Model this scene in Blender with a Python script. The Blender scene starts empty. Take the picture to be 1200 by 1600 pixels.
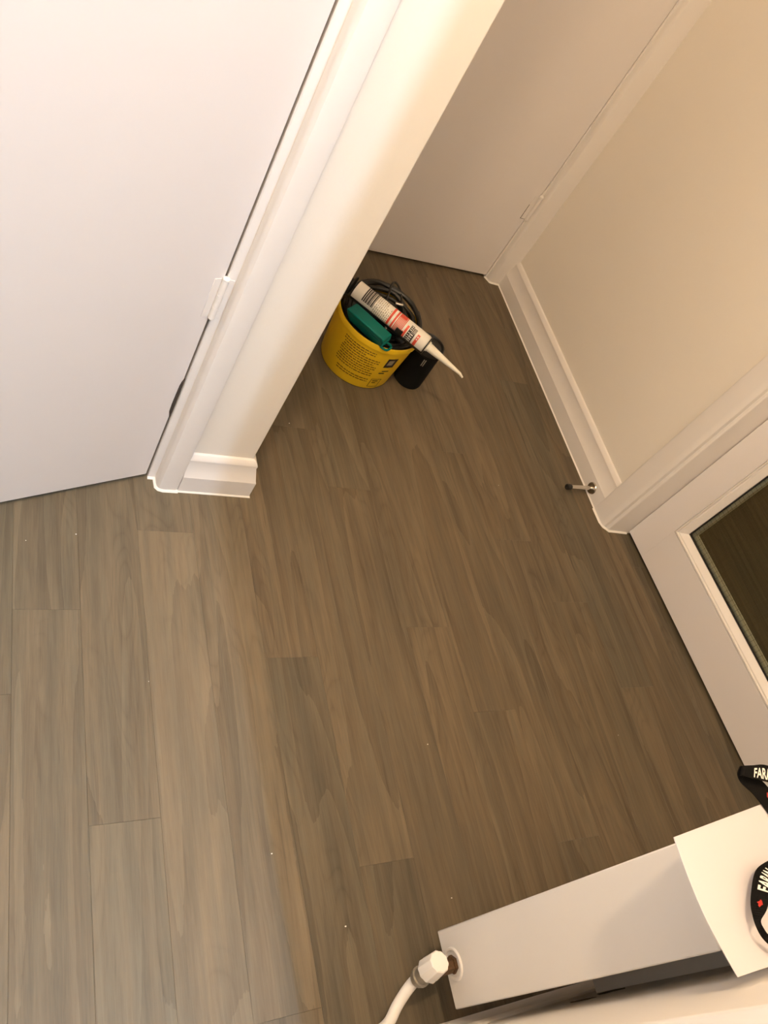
import bpy, bmesh, math, random
from mathutils import Vector, Matrix

random.seed(7)
sc = bpy.context.scene
COL = sc.collection
PI = math.pi

# ------------------------------------------------------------------ camera
cam_d = bpy.data.cameras.new('camera')
cam = bpy.data.objects.new('camera', cam_d)
COL.objects.link(cam)
cam_d.sensor_fit = 'VERTICAL'
cam_d.sensor_height = 36.0
cam_d.lens = 1260 / 1600 * 36.0
cam_d.clip_start = 0.02
CR = Vector((0.868453, -0.22373, 0.442419))      # camera right, down, forward in the room's axes
CD = Vector((0.065493, -0.832791, -0.5497))
CF = Vector((0.491427, 0.506364, -0.708587))
m = Matrix.Identity(4)
for i in range(3):
    m[i][0] = CR[i]; m[i][1] = -CD[i]; m[i][2] = -CF[i]
m[2][3] = 1.25
cam.matrix_world = m
sc.camera = cam

# ------------------------------------------------------------------ light
sc.view_settings.view_transform = 'Standard'
sc.view_settings.look = 'None'
sc.view_settings.gamma = 1.0
sc.view_settings.use_curve_mapping = False
sc.view_settings.exposure = 0.0
world = bpy.data.worlds.new('world')
sc.world = world
world.use_nodes = True
world.node_tree.nodes['Background'].inputs[0].default_value = (0.02, 0.018, 0.015, 1)
world.node_tree.nodes['Background'].inputs[1].default_value = 0.3
sc.cycles.max_bounces = 10
sc.cycles.diffuse_bounces = 6
sc.cycles.transparent_max_bounces = 12


def lamp(name, loc, power, col, radius):
    d = bpy.data.lights.new(name, 'POINT')
    d.energy = power; d.color = col; d.shadow_soft_size = radius
    o = bpy.data.objects.new(name, d)
    o.location = loc
    COL.objects.link(o)
    return o


lamp('hall_ceiling_lamp', (0.09, 0.37, 2.13), 57, (1.0, 0.726, 0.44), 0.05)      # warm lamp of this hall
lamp('landing_ceiling_lamp', (0.5135, -0.52, 2.28), 92, (0.50, 0.71, 1.0), 0.006)    # whiter lamp of the space behind the camera

lamp('far_room_fill', (2.45, 0.70, 2.2), 5, (1.0, 0.78, 0.48), 0.08)          # fill light added to lift the dim room beyond the wired glass

# ------------------------------------------------------------------ materials


def mat(name, col, rough=0.5, metal=0.0, bump=0.0, bump_scale=60, var=0.0, spec=0.5, coat=0.0):
    M = bpy.data.materials.new(name)
    M.use_nodes = True
    nt = M.node_tree
    b = nt.nodes['Principled BSDF']
    b.inputs['Base Color'].default_value = (*col, 1)
    b.inputs['Roughness'].default_value = rough
    b.inputs['Metallic'].default_value = metal
    b.inputs['Specular IOR Level'].default_value = spec
    b.inputs['Coat Weight'].default_value = coat
    if bump or var:
        tc = nt.nodes.new('ShaderNodeTexCoord')
        n = nt.nodes.new('ShaderNodeTexNoise')
        n.inputs['Scale'].default_value = bump_scale
        n.inputs['Detail'].default_value = 4
        nt.links.new(tc.outputs['Object'], n.inputs['Vector'])
        if bump:
            bp = nt.nodes.new('ShaderNodeBump')
            bp.inputs['Strength'].default_value = bump
            bp.inputs['Distance'].default_value = 0.002
            nt.links.new(n.outputs['Fac'], bp.inputs['Height'])
            nt.links.new(bp.outputs['Normal'], b.inputs['Normal'])
        if var:
            r = nt.nodes.new('ShaderNodeMapRange')
            r.inputs['To Min'].default_value = 1 - var
            r.inputs['To Max'].default_value = 1 + var
            nt.links.new(n.outputs['Fac'], r.inputs['Value'])
            mx = nt.nodes.new('ShaderNodeMix'); mx.data_type = 'RGBA'; mx.blend_type = 'MULTIPLY'
            mx.inputs['Factor'].default_value = 1
            mx.inputs['A'].default_value = (*col, 1)
            nt.links.new(r.outputs['Result'], mx.inputs['B'])
            nt.links.new(mx.outputs['Result'], b.inputs['Base Color'])
    return M


M_wall = mat('matt_wall_paint', (0.835, 0.785, 0.71), 0.75, bump=0.08, bump_scale=180)
M_ceil = mat('ceiling_paint', (0.80, 0.77, 0.72), 0.8, bump=0.05)
M_gloss = mat('white_gloss_paint', (0.80, 0.765, 0.735), 0.34, bump=0.10, bump_scale=35)
M_door = mat('white_door_paint', (0.765, 0.73, 0.72), 0.42, bump=0.05, bump_scale=25)
M_bead = mat('white_sealant', (0.86, 0.83, 0.79), 0.35)
M_rad = mat('radiator_enamel', (0.75, 0.725, 0.70), 0.3, bump=0.03, bump_scale=20)
M_paper = mat('white_card', (0.68, 0.655, 0.70), 0.6)
M_cap = mat('white_plastic', (0.86, 0.83, 0.79), 0.4)
M_pipe = mat('painted_pipe', (0.80, 0.77, 0.73), 0.35, bump=0.1, bump_scale=90)
M_nickel = mat('dull_nickel', (0.36, 0.33, 0.28), 0.38, 0.8, bump=0.1, bump_scale=200)
M_brass = mat('tarnished_brass', (0.12, 0.065, 0.03), 0.5, 0.5, bump=0.4, bump_scale=300, var=0.5)
M_chrome = mat('chrome', (0.62, 0.58, 0.52), 0.16, 1.0)
M_rubber = mat('black_rubber', (0.012, 0.011, 0.010), 0.6)
M_black = mat('black_plastic', (0.010, 0.010, 0.009), 0.42, bump=0.1, bump_scale=150)
M_blackm = mat('black_matt_plastic', (0.0045, 0.0045, 0.004), 0.75, spec=0.2)
M_dark = mat('dark_chip_and_gap_shade', (0.05, 0.038, 0.028), 0.8, bump=0.5, bump_scale=120)
M_plaster = mat('bare_plaster', (0.11, 0.08, 0.045), 0.9, bump=0.4, bump_scale=150, var=0.4)
M_yellow = mat('yellow_tub_plastic', (0.82, 0.53, 0.012), 0.42, var=0.08, bump=0.05, bump_scale=30)
M_ink = mat('brown_print', (0.20, 0.105, 0.008), 0.5)
M_inkd = mat('dark_print', (0.018, 0.014, 0.012), 0.5)
M_greyprint_glint = mat('grey_print_and_glint', (0.30, 0.27, 0.20), 0.6)
M_teal = mat('teal_plastic', (0.0, 0.150, 0.125), 0.5, spec=0.22, bump=0.05, bump_scale=100)
M_tube = mat('white_cartridge_plastic', (0.84, 0.80, 0.72), 0.38)
M_nozzle = mat('cream_nozzle_plastic', (0.86, 0.82, 0.70), 0.45)
M_red = mat('red_print', (0.72, 0.085, 0.045), 0.5)
M_whitep = mat('white_print', (0.85, 0.82, 0.76), 0.6)
M_web = mat('black_webbing', (0.005, 0.0045, 0.0045), 0.85, bump=0.5, bump_scale=900, spec=0.12)
M_redem = mat('red_emblem_print', (0.42, 0.022, 0.015), 0.6)
M_wire = mat('steel_wire', (0.16, 0.14, 0.10), 0.5, 0.6)
M_silver = mat('silver_metal', (0.55, 0.53, 0.50), 0.3, 1.0)
M_under = mat('dark_underlay', (0.035, 0.028, 0.02), 0.9)
M_crumb = mat('white_crumbs', (0.85, 0.82, 0.78), 0.7)


def glass_material():
    M = bpy.data.materials.new('clear_wired_glass')
    M.use_nodes = True
    nt = M.node_tree
    nt.nodes.clear()
    out = nt.nodes.new('ShaderNodeOutputMaterial')
    tr = nt.nodes.new('ShaderNodeBsdfTransparent')
    tr.inputs[0].default_value = (0.93, 0.93, 0.84, 1)
    gl = nt.nodes.new('ShaderNodeBsdfGlossy')
    gl.inputs['Roughness'].default_value = 0.02
    gl.inputs['Color'].default_value = (0.9, 0.92, 0.88, 1)
    fr = nt.nodes.new('ShaderNodeFresnel')
    fr.inputs[0].default_value = 1.5
    mx = nt.nodes.new('ShaderNodeMixShader')
    nt.links.new(fr.outputs[0], mx.inputs[0])
    nt.links.new(tr.outputs[0], mx.inputs[1])
    nt.links.new(gl.outputs[0], mx.inputs[2])
    nt.links.new(mx.outputs[0], out.inputs[0])
    return M


M_glass = glass_material()


def plank_material():
    """Grey-brown oak-look vinyl: per-plank tone, long soft bands, cathedral figure, fine pores."""
    M = bpy.data.materials.new('oak_vinyl_plank')
    M.use_nodes = True
    nt = M.node_tree
    N, L = nt.nodes.new, nt.links.new
    b = nt.nodes['Principled BSDF']
    tc = N('ShaderNodeTexCoord')
    oi = N('ShaderNodeObjectInfo')
    sepc = N('ShaderNodeSeparateColor')
    L(oi.outputs['Color'], sepc.inputs[0])
    offs = N('ShaderNodeVectorMath'); offs.operation = 'SCALE'
    offs.inputs[0].default_value = (37.0, 91.0, 53.0)
    L(oi.outputs['Random'], offs.inputs['Scale'])

    def coords(sx, sy):
        mp = N('ShaderNodeVectorMath'); mp.operation = 'MULTIPLY'
        mp.inputs[1].default_value = (sx, sy, 1)
        L(tc.outputs['Object'], mp.inputs[0])
        ad = N('ShaderNodeVectorMath'); ad.operation = 'ADD'
        L(mp.outputs[0], ad.inputs[0]); L(offs.outputs[0], ad.inputs[1])
        return ad.outputs[0]

    def noise(sx, sy, detail=3, rough=0.5, dist=0.0):
        n = N('ShaderNodeTexNoise')
        n.inputs['Scale'].default_value = 1
        n.inputs['Detail'].default_value = detail
        n.inputs['Roughness'].default_value = rough
        n.inputs['Distortion'].default_value = dist
        L(coords(sx, sy), n.inputs['Vector'])
        return n.outputs['Fac']

    def math_(op, a, bb=None, c=None):
        n = N('ShaderNodeMath'); n.operation = op
        for i, v in enumerate((a, bb, c)):
            if v is None: continue
            if isinstance(v, (int, float)): n.inputs[i].default_value = v
            else: L(v, n.inputs[i])
        return n.outputs[0]

    def rng(v, a, c, lo, hi, smooth=False):
        n = N('ShaderNodeMapRange')
        if smooth: n.interpolation_type = 'SMOOTHSTEP'
        L(v, n.inputs['Value'])
        n.inputs['From Min'].default_value = a; n.inputs['From Max'].default_value = c
        n.inputs['To Min'].default_value = lo; n.inputs['To Max'].default_value = hi
        return n.outputs['Result']

    band = noise(24, 2.2, 3, 0.5, 0.35)            # bands a few cm wide, half a metre long
    band_s = rng(band, 0.40, 0.60, -1, 1, True)
    band2 = rng(noise(55, 3.4, 3, 0.5, 0.3), 0.36, 0.64, -1, 1, True)
    fig = noise(10, 1.9, 2.0, 0.45, 0.15)             # contour rings of the cathedral figure
    ring = math_('FRACT', math_('MULTIPLY', fig, 22.0))
    ringd = math_('POWER', math_('ABSOLUTE', math_('SUBTRACT', math_('MULTIPLY', ring, 2.0), 1.0)), 3.0)
    ringmask = rng(noise(14, 1.6, 1, 0.5), 0.46, 0.62, 0, 1, True)
    rings = math_('MULTIPLY', ringd, ringmask)
    rag = noise(95, 14, 3, 0.6)
    lay = math_('MULTIPLY_ADD', math_('SUBTRACT', rag, 0.5), 0.16, math_('MULTIPLY', noise(8.5, 0.75, 1.5, 0.4, 0.2), 9.0))
    saw = math_('SUBTRACT', math_('FRACT', lay), 0.5)      # growth layers: a crisp edge on one side, fading on the other
    fine = rng(noise(520, 22, 3, 0.6), 0.3, 0.7, -1, 1)
    mid = rng(noise(170, 7, 3, 0.55, 0.3), 0.32, 0.68, -1, 1)
    dark = rng(noise(80, 5.0, 3, 0.6, 0.6), 0.60, 0.74, 0, 1, True)

    v = math_('MULTIPLY_ADD', saw, -0.26, math_('MULTIPLY', band_s, 0.08))
    v = math_('MULTIPLY_ADD', band2, 0.05, v)
    v = math_('MULTIPLY_ADD', fine, 0.10, v)
    v = math_('MULTIPLY_ADD', mid, 0.09, v)
    v = math_('MULTIPLY_ADD', rings, -0.15, v)
    v = math_('MULTIPLY_ADD', dark, -0.17, v)
    # plank tone is object colour red (0.5 = middle); green shifts the hue warm / grey
    tone = math_('MULTIPLY_ADD', math_('SUBTRACT', sepc.outputs[0], 0.5), 0.9, 1.0)
    val = math_('ADD', tone, v)

    warm = math_('MULTIPLY_ADD', band2, 0.18, sepc.outputs[1])
    mx = N('ShaderNodeMix'); mx.data_type = 'RGBA'
    mx.inputs['A'].default_value = (0.1165, 0.098, 0.0665, 1)
    mx.inputs['B'].default_value = (0.138, 0.101, 0.0610, 1)
    L(warm, mx.inputs['Factor'])
    hs = N('ShaderNodeVectorMath'); hs.operation = 'SCALE'
    L(mx.outputs['Result'], hs.inputs[0]); L(val, hs.inputs['Scale'])
    L(hs.outputs[0], b.inputs['Base Color'])
    b.inputs['Specular IOR Level'].default_value = 0.35
    L(rng(fine, -1, 1, 0.50, 0.62), b.inputs['Roughness'])
    bp = N('ShaderNodeBump')
    bp.inputs['Strength'].default_value = 0.12
    bp.inputs['Distance'].default_value = 0.0006
    L(math_('MULTIPLY_ADD', fine, 0.6, mid), bp.inputs['Height'])
    L(bp.outputs['Normal'], b.inputs['Normal'])
    return M


M_plank = plank_material()

# ------------------------------------------------------------------ helpers


def tag(o, label=None, cat=None, group=None, kind=None):
    if label: o['label'] = label
    if cat: o['category'] = cat
    if group: o['group'] = group
    if kind: o['kind'] = kind
    return o


def empty(name, loc=(0, 0, 0)):
    o = bpy.data.objects.new(name, None)
    o.empty_display_size = 0.05
    o.location = loc
    COL.objects.link(o)
    return o


def obj(name, bm, material, parent=None, smooth=False, bevel=0.0, seg=2, angle=35):
    bmesh.ops.recalc_face_normals(bm, faces=bm.faces)
    me = bpy.data.meshes.new(name)
    bm.to_mesh(me); bm.free()
    if not isinstance(material, (list, tuple)): material = [material]
    for mm in material: me.materials.append(mm)
    o = bpy.data.objects.new(name, me)
    COL.objects.link(o)
    if parent is not None:
        o.parent = parent
        o.matrix_parent_inverse = Matrix.Translation(-parent.location) if parent.type == 'EMPTY' else Matrix.Identity(4)
    if smooth:
        for p in me.polygons: p.use_smooth = True
        me.set_sharp_from_angle(angle=math.radians(angle))
    if bevel:
        bv = o.modifiers.new('bevel', 'BEVEL')
        bv.width = bevel; bv.segments = seg; bv.limit_method = 'ANGLE'; bv.angle_limit = math.radians(40)
        for p in me.polygons: p.use_smooth = True
        me.set_sharp_from_angle(angle=math.radians(50))
    return o


def quadbox(bm, pts8):
    vs = [bm.verts.new(p) for p in pts8]
    for f in ((0, 3, 2, 1), (4, 5, 6, 7), (0, 1, 5, 4), (1, 2, 6, 5), (2, 3, 7, 6), (3, 0, 4, 7)):
        bm.faces.new([vs[i] for i in f])


def box(bm, x0, x1, y0, y1, z0, z1):
    quadbox(bm, [(x0, y0, z0), (x1, y0, z0), (x1, y1, z0), (x0, y1, z0), (x0, y0, z1), (x1, y0, z1), (x1, y1, z1), (x0, y1, z1)])
    return bm


def loft(bm, rings, cap=True, close=True):
    """rings: lists of points with the same count"""
    vr = [[bm.verts.new(p) for p in r] for r in rings]
    n = len(vr[0])
    for a, b in zip(vr, vr[1:]):
        for i in range(n if close else n - 1):
            j = (i + 1) % n
            bm.faces.new((a[i], a[j], b[j], b[i]))
    if cap:
        bm.faces.new(vr[0]); bm.faces.new(list(reversed(vr[-1])))
    return bm


def extrude_z(bm, poly, z0, z1):
    return loft(bm, [[(x, y, z0) for x, y in poly], [(x, y, z1) for x, y in poly]])


def frame_of(axis):
    a = Vector(axis).normalized()
    h = Vector((0, 0, 1)) if abs(a.z) < 0.9 else Vector((1, 0, 0))
    u = h.cross(a).normalized()
    return a, u, a.cross(u)


def revolve(bm, base, axis, prof, n=32, cap=True, phase=0.0):
    """prof: (distance along axis, radius)"""
    a, u, w = frame_of(axis)
    B = Vector(base)
    rings = []
    for d, r in prof:
        r = max(r, 1e-5)
        rings.append([B + a * d + (u * math.cos(phase + 2 * PI * i / n) + w * math.sin(phase + 2 * PI * i / n)) * r for i in range(n)])
    return loft(bm, rings, cap)


def smooth_path(pts, k=6):
    P = [Vector(p) for p in pts]
    out = []
    for i in range(len(P) - 1):
        p0 = P[max(i - 1, 0)]; p1 = P[i]; p2 = P[i + 1]; p3 = P[min(i + 2, len(P) - 1)]
        for j in range(k):
            t = j / k
            out.append(0.5 * ((2 * p1) + (p2 - p0) * t + (2 * p0 - 5 * p1 + 4 * p2 - p3) * t * t + (3 * p1 - p0 - 3 * p2 + p3) * t ** 3))
    out.append(P[-1])
    return out


def tube(bm, pts, r, n=10, k=6):
    P = smooth_path(pts, k) if k else [Vector(p) for p in pts]
    t0 = (P[1] - P[0]).normalized()
    _, u, _ = frame_of(t0)
    rings = []
    for i, p in enumerate(P):
        t = (P[min(i + 1, len(P) - 1)] - P[max(i - 1, 0)]).normalized()
        u = (u - t * u.dot(t)).normalized()
        w = t.cross(u)
        rings.append([p + (u * math.cos(2 * PI * j / n) + w * math.sin(2 * PI * j / n)) * r for j in range(n)])
    return loft(bm, rings)


def sweep_plan(bm, prof, path):
    """profile (out, z) along a plan polyline; 'out' is to the right of the travel direction, corners mitred"""
    P = [Vector((x, y)) for x, y in path]
    nrm = []
    for a, b in zip(P, P[1:]):
        d = (b - a).normalized()
        nrm.append(Vector((d.y, -d.x)))
    rings = []
    for i, p in enumerate(P):
        if i == 0: q = nrm[0]
        elif i == len(P) - 1: q = nrm[-1]
        else:
            s = nrm[i - 1] + nrm[i]
            q = s / (s.dot(nrm[i]))
        rings.append([(p.x + q.x * o, p.y + q.y * o, z) for o, z in prof])
    return loft(bm, rings)


def structure(name, bm, material, label, cat, **kw):
    o = obj(name, bm, material, **kw)
    return tag(o, label, cat, kind='structure')


def B(): return bmesh.new()


# ------------------------------------------------------------------ room measures (metres)
XR = 1.537        # right wall face
YL = 0.925        # face of the short wall beside the left door
XC = 0.537        # outer corner of that wall
YB = 1.826        # back wall face (round the far door)
YF = -0.058       # wall with the radiator
XE = 0.506        # free end of that wall
H = 2.35
XLL, XFAR = -1.25, 2.95

# ------------------------------------------------------------------ floor, plank by plank
floor = structure('floor', box(B(), XLL, XFAR, -2.2, 2.05, -0.02, -0.0035), M_under, 'dark subfloor under the grey-brown vinyl planks', 'floor')
PW, PL, X0 = 0.1029, 0.9144, 0.229
END = {-1: 0.650, 0: 0.304, 1: 0.812, 2: 0.014, 3: 0.556, 4: 0.190, 5: 0.035, 6: 0.615, 7: 0.431, 8: 0.174, 9: 0.840,
       10: 0.677, 11: 0.463, 12: 0.10, 13: 0.78, -2: 0.508, -3: 0.783, -4: 0.2}
TONE = {}      # (row, index from the joint in END) -> (tone, warmth)
TONE.update({(0, 0): (0.56, 0.35), (0, -1): (0.70, 0.15), (1, 0): (0.64, 0.40), (1, -1): (0.86, 0.45), (-1, 0): (0.55, 0.20),  # own tones, plus lamp light painted in: left rows lighter, next rows darker
             (-1, -1): (0.58, 0.25), (-2, 0): (0.52, 0.1), (-2, -1): (0.60, 0.40), (2, 0): (0.66, 0.5), (2, -1): (0.50, 0.5), (3, 0): (0.52, 0.7), (3, -1): (0.38, 0.2),
             (4, 0): (0.50, 0.55), (4, -1): (0.37, 0.35), (5, 0): (0.47, 0.6), (6, 0): (0.47, 0.6), (6, -1): (0.50, 0.7),
             (7, 0): (0.55, 0.75), (7, -1): (0.48, 0.7), (8, 0): (0.48, 0.6), (8, 1): (0.53, 0.6), (8, -1): (0.43, 0.5),
             (9, 0): (0.55, 0.7), (9, -1): (0.50, 0.65), (10, 0): (0.48, 0.6), (10, -1): (0.47, 0.55), (11, 0): (0.44, 0.2), (11, 1): (0.49, 0.6),
             (11, -1): (0.49, 0.6), (12, 0): (0.50, 0.6), (13, 0): (0.40, 0.2), (13, -1): (0.39, 0.2)})


def plank_mesh(w, l):
    bm = B()
    g, e, t = 0.00008, 0.00035, 0.0035
    def ring(i, z): return [(-w / 2 + i, -l / 2 + i, z), (w / 2 - i, -l / 2 + i, z), (w / 2 - i, l / 2 - i, z), (-w / 2 + i, l / 2 - i, z)]
    loft(bm, [ring(g, -t), ring(g, -0.0003), ring(g + e, 0.0)])
    bmesh.ops.recalc_face_normals(bm, faces=bm.faces)
    me = bpy.data.meshes.new('plank')
    bm.to_mesh(me); bm.free()
    me.materials.append(M_plank)
    return me


full = plank_mesh(PW, PL)
ROWLO, ROWHI = -14, 25
for r in range(ROWLO, ROWHI + 1):
    xc = X0 + (r + 0.5) * PW
    e0 = END.get(r, random.uniform(0, PL))
    ylo, yhi = (-2.15, 2.0) if xc < 1.64 else (-0.6, 2.0)
    k = math.floor((ylo - e0) / PL)
    while e0 + k * PL < yhi:
        a, c = max(e0 + k * PL, ylo), min(e0 + (k + 1) * PL, yhi)
        if c - a > 0.01:
            me = full if abs(c - a - PL) < 1e-6 else plank_mesh(PW, c - a)
            o = bpy.data.objects.new('plank', me)
            COL.objects.link(o)
            o.parent = floor
            o.location = (xc, (a + c) / 2, 0)
            tn = TONE.get((r, k), (random.uniform(0.43, 0.56), random.uniform(0.2, 0.75)))
            o.color = (tn[0], tn[1], 0.5, 1)
        k += 1

# ------------------------------------------------------------------ walls and ceiling
structure('ceiling', box(B(), XLL, XFAR, -2.2, 2.05, H, H + 0.05), M_ceil, 'white ceiling of the hall, above the picture', 'ceiling')
# short wall beside the left door (block that hides the tub from the left), running over the door
bm = B()
box(bm, 0.404, XC, YL, 2.0, 0, H)
box(bm, -0.47, 0.404, YL, YL + 0.12, 2.0, H)
box(bm, XLL, -0.47, YL, YL + 0.12, 0, H)
structure('wall_left', bm, M_wall, 'white painted wall with an outer corner between the left door and the alcove', 'wall', bevel=0.002)
structure('wall_right', box(box(B(), XR, XR + 0.12, 0.897, 2.0, 0, H), XR, XR + 0.12, YF, 0.897, 2.05, H), M_wall,
          'cream painted wall between the far door and the glazed door', 'wall')
bm = B()
box(bm, XC, 0.69, YB, YB + 0.1, 0, H)
box(bm, 0.69, 1.4765, YB, YB + 0.1, 2.02, H)
box(bm, 1.478, XR, YB, YB + 0.1, 0, H)
structure('wall_back', bm, M_wall, 'white wall framing the far door at the end of the alcove', 'wall')
structure('wall_front', box(B(), XE, XR + 0.12, YF - 0.11, YF, 0, H), M_wall, 'white wall behind the radiator, seen at a grazing angle', 'wall', bevel=0.002)
# rooms around, outside the picture
structure('wall_outer_left', box(B(), XLL - 0.05, XLL, -2.2, YL + 0.12, 0, H), M_wall, 'white wall at the far left of the landing, outside the picture', 'wall')
structure('wall_outer_front', box(B(), XLL, XR + 0.12, -2.25, -2.2, 0, H), M_wall, 'white wall behind the camera, outside the picture', 'wall')
structure('wall_outer_right', box(B(), XR + 0.07, XR + 0.12, -2.2, YF - 0.11, 0, H), M_wall, 'white wall of the landing to the right behind the radiator wall', 'wall')
bm = B()
box(bm, XFAR, XFAR + 0.05, -0.6, 2.0, 0, H)
box(bm, XR + 0.12, XFAR, -0.65, -0.6, 0, H)
box(bm, XR + 0.12, XFAR, 2.0, 2.05, 0, H)
structure('wall_beyond', bm, M_wall, 'walls of the dim room seen through the wired glass', 'wall')

# chipped paint on the wall behind the radiator
wf = bpy.data.objects['wall_front']


def blot(x, z, rx, rz, n=11, seed=1):
    rnd = random.Random(seed)
    bm = B()
    pts = [(x + math.cos(2 * PI * i / n) * rx * rnd.uniform(.55, 1.1), z + math.sin(2 * PI * i / n) * rz * rnd.uniform(.55, 1.1)) for i in range(n)]
    loft(bm, [[(a, YF + 0.0001, b) for a, b in pts], [(a, YF + 0.0007, b) for a, b in pts]])
    return bm


obj('paint_chip', blot(0.868, 0.232, 0.020, 0.030, seed=3), M_plaster, wf)
obj('paint_chip', blot(0.815, 0.228, 0.008, 0.030, seed=5), M_plaster, wf)

# ------------------------------------------------------------------ skirting boards
SK = [(0, 0), (0.020, 0), (0.020, 0.046), (0.0185, 0.049), (0.010, 0.080), (0.0105, 0.087), (0.009, 0.091), (0.004, 0.097), (0.0, 0.099)]
BD = [(0.018, 0.0), (0.0225, 0.0), (0.0218, 0.0018), (0.0202, 0.0030), (0.018, 0.0036)]
bl = structure('baseboard_left', sweep_plan(B(), SK, [(0.413, YL), (XC, YL), (XC, 2.0 - 0.08)]), M_gloss,
               'short white chamfered skirting round the outer wall corner by the left door', 'skirting', smooth=True, angle=20)
obj('sealant_bead', sweep_plan(B(), BD, [(0.405, YL), (XC, YL), (XC, 1.3)]), M_bead, bl, smooth=True)
br = structure('baseboard_right', sweep_plan(B(), SK, [(XR, 1.808), (XR, 0.956)]), M_gloss,
               'white chamfered skirting under the cream right-hand wall', 'skirting', smooth=True, angle=20)
obj('sealant_bead', sweep_plan(B(), BD, [(XR, 1.81), (XR, 0.955)]), M_bead, br, smooth=True)
bf = structure('baseboard_front', sweep_plan(B(), [(a * 0.6, b) for a, b in SK], [(XR, YF), (XE, YF)]), M_gloss,
               'white skirting under the radiator', 'skirting', smooth=True, angle=20)

# ------------------------------------------------------------------ left door with its frame
t1 = empty('trim_1', (0.38, YL, 0))
tag(t1, 'white gloss door frame and architrave of the left door', 'door frame', kind='structure')
ARC = [(0.4135, YL), (0.4135, 0.910), (0.4115, 0.9065), (0.407, 0.9050), (0.385, 0.9045), (0.3775, 0.9065), (0.3735, 0.9115), (0.3725, 0.918), (0.3725, YL + 0.014)]
obj('architrave', extrude_z(B(), ARC, 0, 2.05), M_gloss, t1, smooth=True, angle=30)
LM = [((-0.06 - (x - 0.36) - 0.36), y) for x, y in ARC]
obj('architrave', extrude_z(B(), [(-0.054 - x, y) for x, y in ARC], 0, 2.05), M_gloss, t1, smooth=True, angle=30)
obj('architrave', box(B(), -0.427, 0.373, 0.905, YL, 2.005, 2.05), M_gloss, t1, bevel=0.004)
bm = B()
box(bm, 0.3575, 0.404, 0.9325, 1.045, 0, 2.0)      # jamb: rebate face
obj('door_jamb', bm, M_gloss, t1, bevel=0.002)
obj('door_jamb', box(B(), 0.345, 0.3575, 0.985, 1.045, 0, 2.0), M_gloss, t1)
obj('door_jamb', box(B(), -0.47, -0.4135, 0.9325, 1.045, 0, 2.0), M_gloss, t1)
obj('door_head', box(B(), -0.4135, 0.3575, 0.9325, 1.045, 1.985, 2.0), M_gloss, t1)
obj('sealant_bead', sweep_plan(B(), [(a - 0.018, b) for a, b in BD], [(0.358, 0.9325), (0.3725, 0.9325), (0.3735, 0.9110), (0.3775, 0.9065), (0.385, 0.9045), (0.4135, 0.9050)]), M_bead, t1, smooth=True)

HL = Vector((0.3545, 0.9335))
DL = Vector((-0.944, -0.330)).normalized()
NL = Vector((-DL.y, DL.x)) * -1        # towards the inside (away from camera)
if NL.y < 0: NL = -NL


def slab(bm, o, d, n, s0, s1, t0, t1, z0, z1):
    """box along plan direction d (s) and n (t)"""
    c = [o + d * s + n * t for s, t in ((s0, t0), (s1, t0), (s1, t1), (s0, t1))]
    quadbox(bm, [(p.x, p.y, z0) for p in c] + [(p.x, p.y, z1) for p in c])
    return bm


d1 = empty('door_1', (HL.x, HL.y, 0))
tag(d1, 'plain white flush door at the left, standing ajar towards the camera', 'door', kind='structure')
obj('door_leaf', slab(B(), HL, DL, NL, 0.0, 0.762, 0, 0.040, 0.009, 1.98), M_door, d1, bevel=0.0015)
# hinge: knuckle on the seam, two leaves, painted over
hg = obj('hinge', slab(B(), HL, DL, NL, -0.001, 0.016, -0.0012, 0.0, 0.424, 0.500), M_gloss, d1, bevel=0.0005)
obj('hinge_knuckle', revolve(B(), (HL.x + 0.0015, HL.y - 0.0045, 0.424), (0, 0, 1), [(0, .0052), (.0235, .0052), (.024, .0047), (.0245, .0052), (.048, .0052), (.0485, .0047), (.049, .0052), (.076, .0052)], 16), M_gloss, hg, smooth=True)
obj('hinge_pin', revolve(B(), (HL.x + 0.0015, HL.y - 0.0045, 0.5), (0, 0, 1), [(0, .0048), (.002, .0058), (.004, .0052), (.0055, .003), (.006, .0004)], 16), M_bead, hg, smooth=True)
hp = obj('hinge_leaf', box(B(), 0.3575, 0.3705, 0.9312, 0.9326, 0.424, 0.500), M_gloss, hg, bevel=0.0005)
# chipped strip on the door's edge lower down
bm = B()
zz = [0.180, 0.196, 0.215, 0.24, 0.262, 0.272, 0.280]
ww = [0.001, 0.0052, 0.0058, 0.0055, 0.005, 0.0036, 0.0006]
rings = []
for z, w in zip(zz, ww):
    p0 = HL + DL * (w - 0.0008); p1 = HL - DL * 0.0012
    q = NL * -0.0006
    rings.append([(p1.x, p1.y, z), (p0.x, p0.y, z), (p0.x + q.x, p0.y + q.y, z), (p1.x + q.x, p1.y + q.y, z)])
loft(bm, rings)
obj('chipped_edge', bm, M_dark, d1)['label'] = 'dark chip in the paint on the door edge'

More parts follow.
